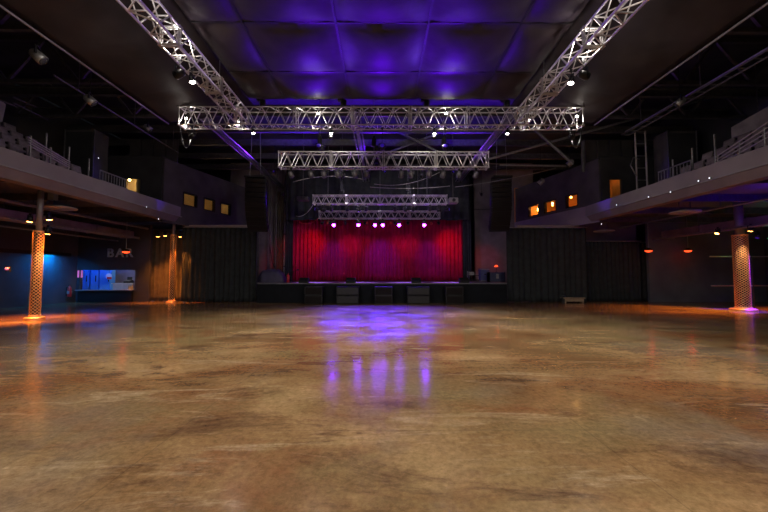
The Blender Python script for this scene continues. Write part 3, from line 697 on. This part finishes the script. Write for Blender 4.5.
# vertical pipes and ladder in the left wing
for i, px in enumerate((258.5,270,276,284.5,289.5)):
    q = P(px,240,26.8); r = .05 if i != 3 else .075
    root = thing('wing_pipe', f'vertical pipe in the left wing of the stage, {ORD[i]} from the left of five', 'pipe', (q.x,26.8,0))
    MB().tube((0,0,ST_Z),(0,0,10),r).build('pipe', M['aludark'] if i in (3,) else M['steel'], root)
    for z in (2.2,4.6,7.0): MB().lathe([(r*1.4,0),(r*1.4,.08)],(0,0,z),10).build('collar', M['steel'], root)
tag(MB().path([P(270,245,26.6),P(272,262,26.6),P(278,274,26.5),P(286,279,26.4)],.03).build('cable', M['blackmetal']), 'thick black cable looping down in the left wing', 'cable')
root = thing('wall_conduit', 'grey conduit crossing the wall right of the stage', 'pipe', (P(490,209,28).x,28.1,P(490,209,28).z))
MB().tube((-1.6,0,0),(1.8,0,0),.03).build('pipe', M['steel'], root)
for x in (-1.2,0,1.2): MB().box((x,.03,0),(.06,.08,.1)).build('bracket', M['steel'], root)
root = thing('projector', 'boxy reddish-grey unit hanging right of the second-rearmost truss', 'projector', (P(453,201,22).x,22.,P(453,201,22).z))
MB().box((0,0,0),(.55,.5,.34)).build('body', M['duct'], root, bevel=.03)
MB().lathe([(.1,0),(.1,.1)],(0,-.25,0),14,(0,-1,0)).build('lens', DARKLENS, root)
MB().tube((0,0,.17),(0,0,ZR-P(453,201,22).z),.03).build('pole', M['steel'], root)
root = thing('projector', 'faint boxy unit hanging left of the second-rearmost truss', 'projector', (P(303,199,22).x,22.,P(303,199,22).z))
MB().box((0,0,0),(.7,.4,.24)).build('body', M['steel'], root, bevel=.03)
MB().tube((0,0,.12),(0,0,ZR-P(303,199,22).z),.03).build('pole', M['steel'], root)

# ------------------------------------------------------------------ columns
def wrapped_column(label, x, y, r, zw0, zw1, ztop, nh=9, turns=3.4):
    root = thing('wrapped_column', label, 'column', (x, y, 0))
    MB().lathe([(r*1.6+.05,0),(r*1.6+.05,.07),(r*1.5+.03,.1),(r*1.2,.1),(r*1.15,.16)],(0,0,0),28).build('base_plate', M['copper'], root)
    MB().lathe([(r*.62,zw1-.2),(r*.62,ztop)],(0,0,0),20).build('shaft', M['duct'], root, smooth=True)
    MB().lathe([(r*.95,zw0),(r*.95,zw1)],(0,0,0),28).build('sleeve', M['copperin'], root, smooth=False)
    b = MB()
    for k in range(nh):
        for q in (-1,1):
            n = 56; rad = r*1.0; w_ = .010
            v = []
            for i in range(n+1):
                t = i/n; a = 2*PI*(k/nh + q*turns*t*(1.0 if r < .2 else .75)); z = zw0+(zw1-zw0)*t
                for rr in (rad-.012, rad+.01):
                    for dz in (-w_, w_): v.append((rr*math.cos(a), rr*math.sin(a), z+dz))
            f = []
            for i in range(n):
                o_ = i*4; p_ = o_+4
                f += [(o_,o_+2,p_+2,p_),(o_+1,p_+1,p_+3,o_+3),(o_+2,o_+3,p_+3,p_+2),(o_,p_,p_+1,o_+1)]
            b.add(v, f)
    b.build('mesh_wrap', M['copper'], root)
    for z in (zw0+.03, zw1-.03): MB().lathe([(r*1.05,z-.03),(r*1.08,z),(r*1.05,z+.03)],(0,0,0),28).build('band', M['copper'], root)
    return root
cols = [('copper-mesh wrapped column nearest on the left with lamps at its top', P(34.5,319,13.1).x, 13.1, .15, 3.2, 4.98),
        ('slim wrapped column far left beside the wide black curtain', P(171.5,302,21.0).x, 21.0, .15, 3.95, 4.98),
        ('thick mesh-wrapped column on the right with a blue-lit edge', P(743.5,310,16.2).x, 16.2, .27, 3.42, 4.98)]
for lab, x, y, r, zw1, zt in cols: wrapped_column(lab, x, y, r, .12, zw1, zt, nh=12 if r > .2 else 8)
def clamp_light(label, pos, aim, col, power, cone, lens='e_orange', s=.75, blend=.9):
    return fixture('clamp_light', label, pos, aim, M[lens], col, power, cone, s, blend, size=.05)
cx, cy = cols[0][1], cols[0][2]
clamp_light('orange lamp clamped on the outer side of the near left column', P(30,219,13.0), (cx-.7,12.9,0), ORANGE, 2000, 80)
clamp_light('orange lamp clamped on the inner side of the near left column', P(49,217,13.0), (cx+.7,13.2,0), ORANGE, 1100, 75)
clamp_light('small amber lamp just below the others on the near left column', P(48,231,12.8), (cx,13.1,.5), (1,.55,.22), 420, 60)
cx, cy = cols[1][1], cols[1][2]
clamp_light('amber lamp at the top front of the far left column', (cx-.05,cy-.75,3.9), (cx,cy,.4), (1,.55,.25), 260, 45)
clamp_light('orange lamp left of the far left column', (cx-.7,cy-.35,3.9), (cx-.9,cy+.6,0), ORANGE, 900, 80)
clamp_light('orange lamp right of the far left column', (cx+.55,cy-.3,3.9), (cx+.3,cy+.5,0), ORANGE, 600, 60)
cx, cy = cols[2][1], cols[2][2]
clamp_light('amber lamp at the top of the thick right column', (cx-.3,cy-.8,3.6), (cx-.1,cy,.9), (1,.62,.32), 420, 60)
clamp_light('orange lamp on the far side of the thick right column', (cx-.75,cy+.25,3.6), (cx-2.6,cy+.3,0), ORANGE, 1900, 90)
clamp_light('orange lamp beyond the thick right column', (cx+2.2,cy-.2,3.6), (cx+2.6,cy-.3,0), ORANGE, 1500, 80)
clamp_light('blue lamp beside the top of the thick right column', P(747,236,16.0)+Vector((.6,.1,.02)), (cx+.1,cy,1.4), DEEP, 6500, 46, 'e_violet')

# ------------------------------------------------------------------ under the balconies
def duct(x, label, w=.5, h=.42, z=3.98, y0=-4, y1=22):
    root = thing('air_duct', label, 'duct', (x, (y0+y1)/2, z)); L = (y1-y0)/2
    MB().box((0,0,0),(w,2*L,h)).build('duct_body', M['duct'], root, bevel=.02)
    k = -L+1
    while k < L:
        MB().box((0,k,0),(w+.06,.05,h+.06)).build('flange', M['duct'], root); k += 2.4
    k = -L+2
    while k < L:
        for q in (-1,1): MB().tube((q*w/2*1.05,k,h/2),(q*w/2*1.05,k,4.9-z),.012,6).build('hanger', M['steel'], root)
        k += 4
duct(-15.0, 'long pale air duct hanging under the left balcony', y1=21.4)
duct(16.9, 'long pale air duct hanging under the right balcony', y1=21.3)
for i, (x, z, lab, y1) in enumerate(((-13.7,4.3,'upper dark pipe under the left balcony',21),(-15.7,3.62,'lower dark pipe beside the left duct',21.4),(-14.2,3.75,'bright thin pipe under the left balcony',21),
      (13.9,4.35,'upper pale pipe under the right balcony',21),(15.9,3.7,'lower pale pipe beside the right duct',21),(18.3,4.3,'thin pipe crossing the blue glow under the right balcony',21))):
    root = thing('ceiling_pipe', lab, 'pipe', (x,8,z))
    MB().tube((0,-12,0),(0,y1-8,0),.04 if i%2 else .06).build('pipe', M['aludark'], root)
    for k in range(-3,4): MB().tube((0,k*3.3,0),(0,k*3.3,4.98-z),.012,6).build('hanger', M['steel'], root)
def disc(px, py, Y, lab):
    q = P(px,py,Y); root = thing('disc_fixture', lab, 'ceiling fixture', (q.x,Y,q.z))
    MB().lathe([(.05,.12),(.16,.1),(.52,.03),(.56,0),(.54,-.03),(.1,-.05)],(0,0,0),28).build('disc', M['pale'], root, smooth=True)
    for a in (-.25,.25): MB().tube((a,0,.06),(a,0,4.98-q.z),.018,6).build('hanger_rod', M['steel'], root)
disc(685,212,15.2,'round pale disc hanging under the right balcony near the duct')
disc(604,231,21.0,'round pale disc hanging under the far end of the right balcony')
disc(60,208,14.4,'round pale disc hanging right of the near left column')
root = thing('junction_box', 'small pale box fixed under the left balcony above the disc', 'electrical box', tuple(P(53,197,14.4)))
MB().box((0,0,0),(.26,.2,.26)).build('box', M['pale'], root, bevel=.01)
MB().tube((0,0,.15),(0,0,4.98-P(53,197,14.4).z),.015,6).build('conduit', M['steel'], root)

def pendant(px, py, Y, lab, tops, m='e_redlamp', col=RED, pw=1.6):
    q = P(px,py,Y); root = thing('pendant_lamp', lab, 'lamp', (q.x,Y,q.z))
    MB().tube((0,0,.1),(0,0,tops-q.z),.018,6).build('stem', M['aludark'], root)
    MB().lathe([(.05,.12),(.12,.09),(.2,.0),(.21,-.03)],(0,0,0),14).build('lamp_shade', M['blackmetal'], root, smooth=True)
    MB().lathe([(.19,-.02),(.18,-.07),(.1,-.12),(.01,-.13)],(0,0,0),14).build('lens', M[m], root, smooth=True)
    lo = bpy.data.objects.new('lamp_glow', lamp_data('POINT', col, pw, .1)); COL.objects.link(lo); lo.parent = root; lo.location = (0,0,-.3)
pendant(126,251,20.2,'orange-red pendant lamp hanging in front of the bar sign',4.6)
pendant(648.5,250,20.6,'red pendant lamp hanging in front of the right side curtains',4.6)
pendant(688,250,20.9,'red-orange pendant lamp on the dark wall left of the thick column',4.98)
def wall_lamp(p, lab, m='e_pink'):
    root = thing('wall_lamp', lab, 'lamp', p)
    MB().box((0,.04,0),(.14,.06,.2)).build('back_plate', M['black'], root)
    MB().lathe([(.05,0),(.06,.06),(.03,.1)],(0,0,-.04),10).build('shade', M[m], root, smooth=True)
wall_lamp(P(7,269,13.)+Vector((0,0,0)), 'small pink lamp low on the dark left edge')
for i, px in enumerate((78,81.5)):
    q = P(px,274,BY-.06); o = MB().box((q.x,BY-.04,q.z),(.06,.06,.42)).build('light_strip', M['e_pink']); tag(o, f'short pink upright light strip beside the bar, {"left" if i==0 else "right"} one of two', 'light')
# red extinguisher by the bar
q = P(75.5,293,20.9)
root = thing('fire_extinguisher', 'red extinguisher in the corner left of the bar opening', 'extinguisher', (-18.0,20.9,.35))
MB().lathe([(.09,0),(.1,.03),(.1,.5),(.04,.58),(.03,.64)],(0,0,0),14).build('cylinder', M['red'], root, smooth=True)
MB().box((0,0,.66),(.05,.14,.05)).build('valve_handle', M['black'], root)
MB().box((0,0,.25),(.13,.215,.16)).build('paper_label', M['pale'], root)
MB().box((-.12,0,.3),(.06,.12,.5)).build('wall_bracket', M['blackmetal'], root)
# BAR sign
q = P(120.5,257,BY); root = thing('bar_sign', 'dim metal BAR letters on the black wall above the bar opening', 'sign', (q.x, BY-.07, q.z))
for k, ch in enumerate('BAR'):
    fc = bpy.data.curves.new('letter', 'FONT'); fc.body = ch; fc.size = .72; fc.extrude = .03; fc.align_x = 'CENTER'; fc.offset = .012
    tmp = bpy.data.objects.new('letter_curve', fc); COL.objects.link(tmp)
    me = bpy.data.meshes.new_from_object(tmp.evaluated_get(bpy.context.evaluated_depsgraph_get())); bpy.data.objects.remove(tmp)
    lt = bpy.data.objects.new('letter', me); COL.objects.link(lt); me.materials.clear(); me.materials.append(M['signmetal'])
    lt.parent = root; lt.location = ((k-1)*.56,0,0); lt.rotation_euler = (PI/2,0,0)
# inside the bar
root = thing('bar_counter', 'dark bar counter with a pale top in the bar opening', 'counter', ((x0+x1)/2, BY-.1, 0))
hw = (x1-x0)/2
MB().box((0,.05,z0+.02),(2*hw+.1,.5,.05)).build('countertop', M['duct'], root, bevel=.01)
MB().box((0,.0,z0/2),(2*hw-.1,.14,z0-.06)).build('front_panel', M['black'], root)
by = BY+2.2
def cab(px0, px1, pz0, pz1, Y, name, lab, m, cat='cabinet'):
    a, b = P(px0,pz1,Y), P(px1,pz0,Y)
    root = thing(name, lab, cat, ((a.x+b.x)/2, Y, a.z))
    W, H = b.x-a.x, b.z-a.z
    MB().box((0,.2,H/2),(W-.03,.4,H)).build('body', M[m], root, bevel=.01)
    return root, W, H
for i, (pa, pb) in enumerate(((81,89),(90.5,98),(99.5,111))):
    r_, W, H = cab(pa-1, pb+.5, 269.5, 300, by, 'drinks_fridge', f'blue-lit tall fridge inside the bar, {ORD[i]} from the left of three', 'bluepanel', 'fridge')
    MB().box((0,-.01,H/2),(W-.12,.03,H-.1)).build('door', M['bluepanel'], r_)
    MB().box((W/2-.13,-.04,H*.7),(.03,.05,.4)).build('handle', M['blackmetal'], r_)
r_, W, H = cab(112,133, 283.5, 300, BY+1.2, 'back_bar_cabinet', 'white cabinet with bright worktop inside the bar', 'white')
MB().box((0,.18,H),(W+.06,.5,.05)).build('worktop', M['white'], r_)
for k in (-.25,.25): MB().box((k*W,-.01,H/2),(W*.45,.02,H*.85)).build('door', M['white'], r_)
q = P(128,283,BY+1.3)
root = thing('cash_register', 'small dark till on the white worktop inside the bar', 'till', (q.x,BY+1.35,q.z+.0))
MB().prism([(-.18,0),(.18,0),(.18,.16),(0,.2),(-.18,.1)],-.2,.2,'x').build('body', M['black'], root)
MB().box((0,.1,.28),(.3,.03,.2)).build('screen', M['blackmetal'], root)
q = P(109,278,BY+1.9)
root = thing('wall_poster', 'small red and white round sign inside the bar', 'sign', (q.x,BY+1.9,q.z))
MB().lathe([(.2,0),(.2,.03)],(0,0,.1),18,(0,-1,0)).build('disc', M['white'], root)
MB().box((.05,-.04,.0),(.28,.03,.14)).build('band', M['red'], root)
MB().tube((0,0,.2),(0,0,.9),.01,6).build('hanger', M['steel'], root)
for i, px in enumerate((129.5,131.2,132.8)):
    q = P(px,287,BY+.15); root = thing('bottle', f'small lit bottle at the right end of the bar counter, {ORD[i]} of three', 'bottle', (q.x,BY+.1,z0+.045))
    MB().lathe([(.035,0),(.038,.01),(.038,.15),(.014,.2),(.014,.26)],(0,0,0),12).build('body', M['roomwarm'], root, smooth=True)
    MB().lathe([(.016,.255),(.016,.28)],(0,0,0),10).build('cap', M['pale'], root)
def glow(loc, col, power, parent, size=.1, cone=None, aim=None, area=None):
    if area: ld = bpy.data.lights.new('lamp_glow','AREA'); ld.shape = 'RECTANGLE'; ld.size, ld.size_y = area; ld.color = col; ld.energy = power
    else: ld = lamp_data('SPOT' if cone else 'POINT', col, power, size, cone or 60, .7)
    lo = bpy.data.objects.new('lamp_glow', ld); COL.objects.link(lo); lo.location = loc; lo.parent = parent
    if aim is not None: lo.rotation_euler = Vector(aim).to_track_quat('-Z','Y').to_euler()
    return lo
def tube_light(lab, loc, L, m, col, power, axis='x', aim=(0,0,-1)):
    root = thing('tube_light', lab, 'light', loc)
    e = Vector((L/2,0,0)) if axis == 'x' else Vector((0,L/2,0))
    MB().box((0,0,.04),(L if axis=='x' else .1, L if axis=='y' else .1,.04)).build('housing', M['blackmetal'], root)
    MB().tube(-e, e, .02).build('tube', M[m], root)
    glow((0,0,-.05), col, power, root, aim=aim, area=(L,.05) if axis=='x' else (.05,L))
tube_light('blue tube light over the fridges inside the bar', (-18.6,BY+.9,2.75), 3.4, 'e_blue', (.0,.14,1), 42, aim=(-.1,.9,-.6))
tube_light('white tube light over the white cabinet inside the bar', (-16.0,BY+.9,2.5), .9, 'e_white', (1,.92,.8), 30, aim=(0,.5,-.9))
tube_light('blue tube light tucked under the left bulkhead', (-18.0,19.6,2.78), 1.5, 'e_blue', (.0,.28,1), 130, 'y', aim=(-.35,0,-1))
tube_light('faint blue tube light farther along under the left bulkhead', (-18.0,13.5,2.78), 7.0, 'e_blue', (.0,.2,1), 12, 'y', aim=(-.35,0,-1))
tag(MB().box((-17.87,14.5,2.76),(.02,12.5,.2)).build('light_shield', M['blackmetal']), 'thin black strip shielding the blue tubes on the left wall', 'strip')
# control room lamps
for s, lab in ((-1,'left'),(1,'right')):
    spots = [P(129.5,180,20.1), Vector((-12.6,22.3,7.3)), Vector((-12.2,24.2,7.3)), Vector((-11.8,25.8,7.3))] if s < 0 else [Vector((13.,20.1,7.5)), P(571,195.5,22.3), P(552.5,203.5,24.2), P(538,209,26.0)]
    for i, q in enumerate(spots):
        root = thing('wall_bulb', f'bare warm bulb inside the {lab} control room, {["by the doorway","behind the first window","behind the second window","behind the third window"][i]}', 'lamp', q)
        MB().lathe([(.01,-.06),(.05,-.03),(.06,.02),(.03,.07)],(0,0,0),12).build('bulb', M['e_bulb'], root, smooth=True)
        MB().tube((0,0,.06),(0,0,7.99-q.z),.008,6).build('cord', M['black'], root)
        c = (1,.75,.42) if s < 0 else (1,.36,.06)
        pw = {(-1,0):9,(1,0):1.0}.get((s,i), 2.2 if s < 0 else 22)
        glow((0,0,-.12), c if (s,i) != (1,0) else (1,.7,.4), pw, root, size=.06)
# blue glow fixture under right balcony and green one
root = thing('wash_light', 'blue-violet wash light under the right balcony above the duct', 'stage light', (15.0,13.2,4.05))
MB().box((0,0,0),(.3,.2,.14)).build('body', M['blackmetal'], root, bevel=.01); MB().box((0,0,.085),(.26,.16,.02)).build('lens', M['e_violet'], root)
MB().tube((0,.09,0),(0,.09,.93),.012,6).build('stem', M['steel'], root); glow((0,-.1,.15), DEEP, 60, root)
root = thing('wash_light', 'small green wash light behind the thick right column', 'stage light', (19.0,17.4,3.3))
MB().box((0,0,0),(.3,.2,.14)).build('body', M['blackmetal'], root, bevel=.01); MB().box((0,0,.085),(.26,.16,.02)).build('lens', M['e_green'], root)
MB().tube((0,.09,0),(0,.09,1.68),.012,6).build('stem', M['steel'], root); glow((0,0,.2), (.02,1,.3), 7, root)
# rails behind right column
root = thing('handrail', 'pale horizontal rails behind the thick right column', 'railing', (18.6,18.4,0))
for z in (1.05,2.55): MB().tube((-1.75,0,z),(3.6,0,z),.03).build('rail', M['alu'], root)
for x in (.4,3.6): MB().tube((x,0,0),(x,0,2.6),.035).build('post', M['steel'], root)
# low bench on the floor, right
root = thing('low_bench', 'low tan box-shaped bench on the floor against the right stage curtain', 'bench', (P(573,302,20.9).x,20.9,0))
MB().box((0,0,.27),(1.26,.4,.06)).build('top', M['tan'], root, bevel=.01)
MB().box((0,-.14,.16),(1.1,.05,.17)).build('front_panel', M['tan'], root)
for x in (-.5,.5): MB().box((x,0,.12),(.08,.3,.24)).build('leg', M['tan'], root)
root = thing('floor_bucket', 'small dark bucket beside the low tan bench', 'bucket', (P(563.5,302,20.9).x-.02,20.85,0))
MB().lathe([(.09,0),(.12,.28),(.125,.3),(.11,.29),(.085,.02)],(0,0,0),14).build('body', M['paneldark'], root)
MB().path([(-.12,0,.28),(-.08,0,.4),(.08,0,.4),(.12,0,.28)],.008).build('handle', M['aludark'], root)

# ------------------------------------------------------------------ balcony seats, rails, clutter
seat0 = None
def make_seat():
    root = thing('theatre_seat', 'seat', 'seat')
    MB().box((0,0,.42),(.48,.46,.09)).build('cushion', M['cloth_seat'], root, bevel=.03)
    MB().box((0,.25,.72),(.48,.08,.58),Matrix.Rotation(R(-10),3,'X')).build('backrest', M['cloth_seat'], root, bevel=.03)
    for x in (-.27,.27):
        MB().box((x,.02,.3),(.04,.36,.6)).build('arm_frame', M['blackmetal'], root)
    MB().box((0,.1,.19),(.1,.1,.38)).build('pedestal', M['blackmetal'], root)
    return root
rows = ['front','second','third','fourth']
for s, lab in ((-1,'left'),(1,'right')):
    for r_ in range(4):
        X = 12.6+.95*r_; z = 5.2+.58*r_
        struct(MB().span((s*(X-.45),6,5.2),(s*(X+.55),16.0-.4*r_,z+.001)).build('balcony_riser_floor', M['soffit']), f'stepped riser of the {lab} balcony') if r_ else None
        for k in range(10):
            y = 9.4+.62*k
            if seat0 is None: seat0 = make_seat(); c = seat0
            else: c = dup(seat0)
            c.location = (s*X, y, z+.002); c.rotation_euler = (0,0, R(-90)*s)
            c['label'] = f'dark theatre seat in the {rows[r_]} row of the {lab} balcony, {ORD[k]} from the viewer end'
            c['group'] = f'seats on the {lab} balcony'
    # sloping rail bars
    root = thing('balcony_railing', f'sloping pale rail bars standing on the {lab} parapet', 'railing', (12.*s,13,5.5))
    for k in range(4):
        if s < 0: a, b = PX(28,137+k*2.6,-11.72), PX(70,162+k*2.0,-11.72)
        else: a, b = PX(716,157+k*3,11.72), PX(768,122+k*5,11.72)
        o = Vector((12.*s,13,5.5)); MB().tube(a-o, b-o, .022).build('rail', M['alu'], root)
    for t in (.05,.5,.95):
        q = (a.lerp(b,t)-o); q2 = q.copy(); q2.z = 0.0; MB().tube(q2, q+Vector((0,0,.35)), .03).build('post', M['aludark'], root)
    root = thing('balcony_gate', f'upright baluster railing on the {lab} parapet', 'railing', (11.71*s,15.6 if s<0 else 14.2,5.5))
    for z in (.04,.45): MB().bar((0,-.8,z),(0,.8,z),.04).build('rail', M['aludark'], root)
    for k in range(11): MB().tube((0,-.8+k*.16,.04),(0,-.8+k*.16,.45),.014,6).build('baluster', M['aludark'], root)
    for k in range(3):
        root = thing('parapet_post', f'thin upright post behind the {lab} parapet, {ORD[k]} from the viewer', 'post', (12.1*s,12.8+k*.95,5.2))
        MB().tube((0,0,0),(0,0,1.5-.15*k),.03).build('pole', M['aludark'], root); MB().box((0,0,.02),(.14,.14,.04)).build('base', M['steel'], root)
    # tall grey enclosure behind the seats and panels above the control room
    root = thing('duct_housing', f'tall grey box housing on the {lab} balcony beside the control room', 'housing', (15.35*s,18.5,5.2))
    MB().box((0,0,1.9),(1.5,.95,3.8)).build('body', M['panel'], root, bevel=.02)
    MB().box((-.0,-.49,1.9),(1.3,.03,3.5)).build('front_panel', M['paneldark'], root)
    for x in (-.74,.74): MB().box((x,-.5,1.9),(.04,.04,3.8)).build('edge_strip', M['aludark'], root)
    for k in range(4):
        o = MB().box((s*(12.4+.72*k),21.0,8.85),(.66,.12,1.5)).build('wall_panel', M['panel'], None, bevel=.01)
        tag(o, f'upright grey panel above the {lab} control room, {ORD[k]} from the stage side', 'panel')
    # hanging small lights
    for k, (px, py, Y) in enumerate(((90,100,12.0),(38,56,9.5),(148,128,17)) if s<0 else ((680,102,13),(570,163,17.8),(541,182,19.0))):
        q = P(px,py,Y)
        fixture('hanging_lantern', f'grey lantern hanging unlit above the {lab} balcony, {["nearest the seats","second of three","farthest of three"][k]}', q, q+Vector((-s*.6,.3,-.6)), DARKLENS, s=1.2, body='aludark', hang=10.98)
# air handling duct on right rear wall of balcony
root = thing('wall_duct', 'large grey boxed duct with a round port above the right balcony seats', 'duct', (16.0,13.0,8.1))
MB().prism([(-2.4,-.45),(2.6,-.45),(2.6,.05),(-1.2,.6),(-2.4,.6)], -.5,.5,'x').build('body', M['ductpale'], root, bevel=.02)
MB().lathe([(.16,0),(.2,.04),(.2,.06),(.14,.06)],(-.5,.2,-.05),18,(-1,0,0)).build('port_ring', M['blackmetal'], root)
for y in (-1.8,0,1.9): MB().tube((0,y,.1),(0,y,2.7),.02,6).build('hanger', M['steel'], root)
root = thing('wall_duct', 'crumpled grey duct end above the left balcony seats', 'duct', (-15.,12.6,8.0))
MB().prism([(-.9,-.55),(1.0,-.55),(1.1,.2),(.3,.5),(-.9,.4)], -.45,.45,'x').build('body', M['ductpale'], root, bevel=.04)
for y in (-.6,.6): MB().tube((0,y,.3),(0,y,2.8),.02,6).build('hanger', M['steel'], root)
for i, (a, b) in enumerate((((0,100),(17,107)),((13,97),(36,107)),((14,103),(48,120)))):
    tag(MB().tube(PX(*a,-14),PX(*b,-14),.03).build('thin_pipe', M['steel']), f'short sloping pipe high over the left seats, {ORD[i]} from the left edge', 'pipe')
# small led dots on the parapets
RP = 'tiny white light on the right parapet, '
for px, py, X, lab in ((146,207,-11.6,'tiny white light on the left parapet, lower one near the stage'.replace('lower','upper')),(158,219,-11.5,'tiny white light on the lower edge of the left parapet near the stage'),(98,158,-14.6,'tiny white light on the grey housing beside the left control room'),
      (602,224,11.5,'tiny white light on the lower edge of the right parapet near the stage'),(617,205,11.58,RP+'first from the stage'),(649,197,11.58,RP+'second from the stage'),(671,192,11.58,RP+'third from the stage'),(699,181,11.58,RP+'fourth from the stage'),(710,178,11.58,RP+'fifth from the stage')):
    q = PX(px,py,X); root = thing('indicator_light', lab, 'light', q)
    d = 1 if X < 0 else -1
    MB().box((0,0,0),(.04,.07,.07)).build('housing', M['black'], root); MB().lathe([(.028,0),(.02,.015)],(d*.02,0,0),10,(d,0,0)).build('lens', M['e_led'], root)
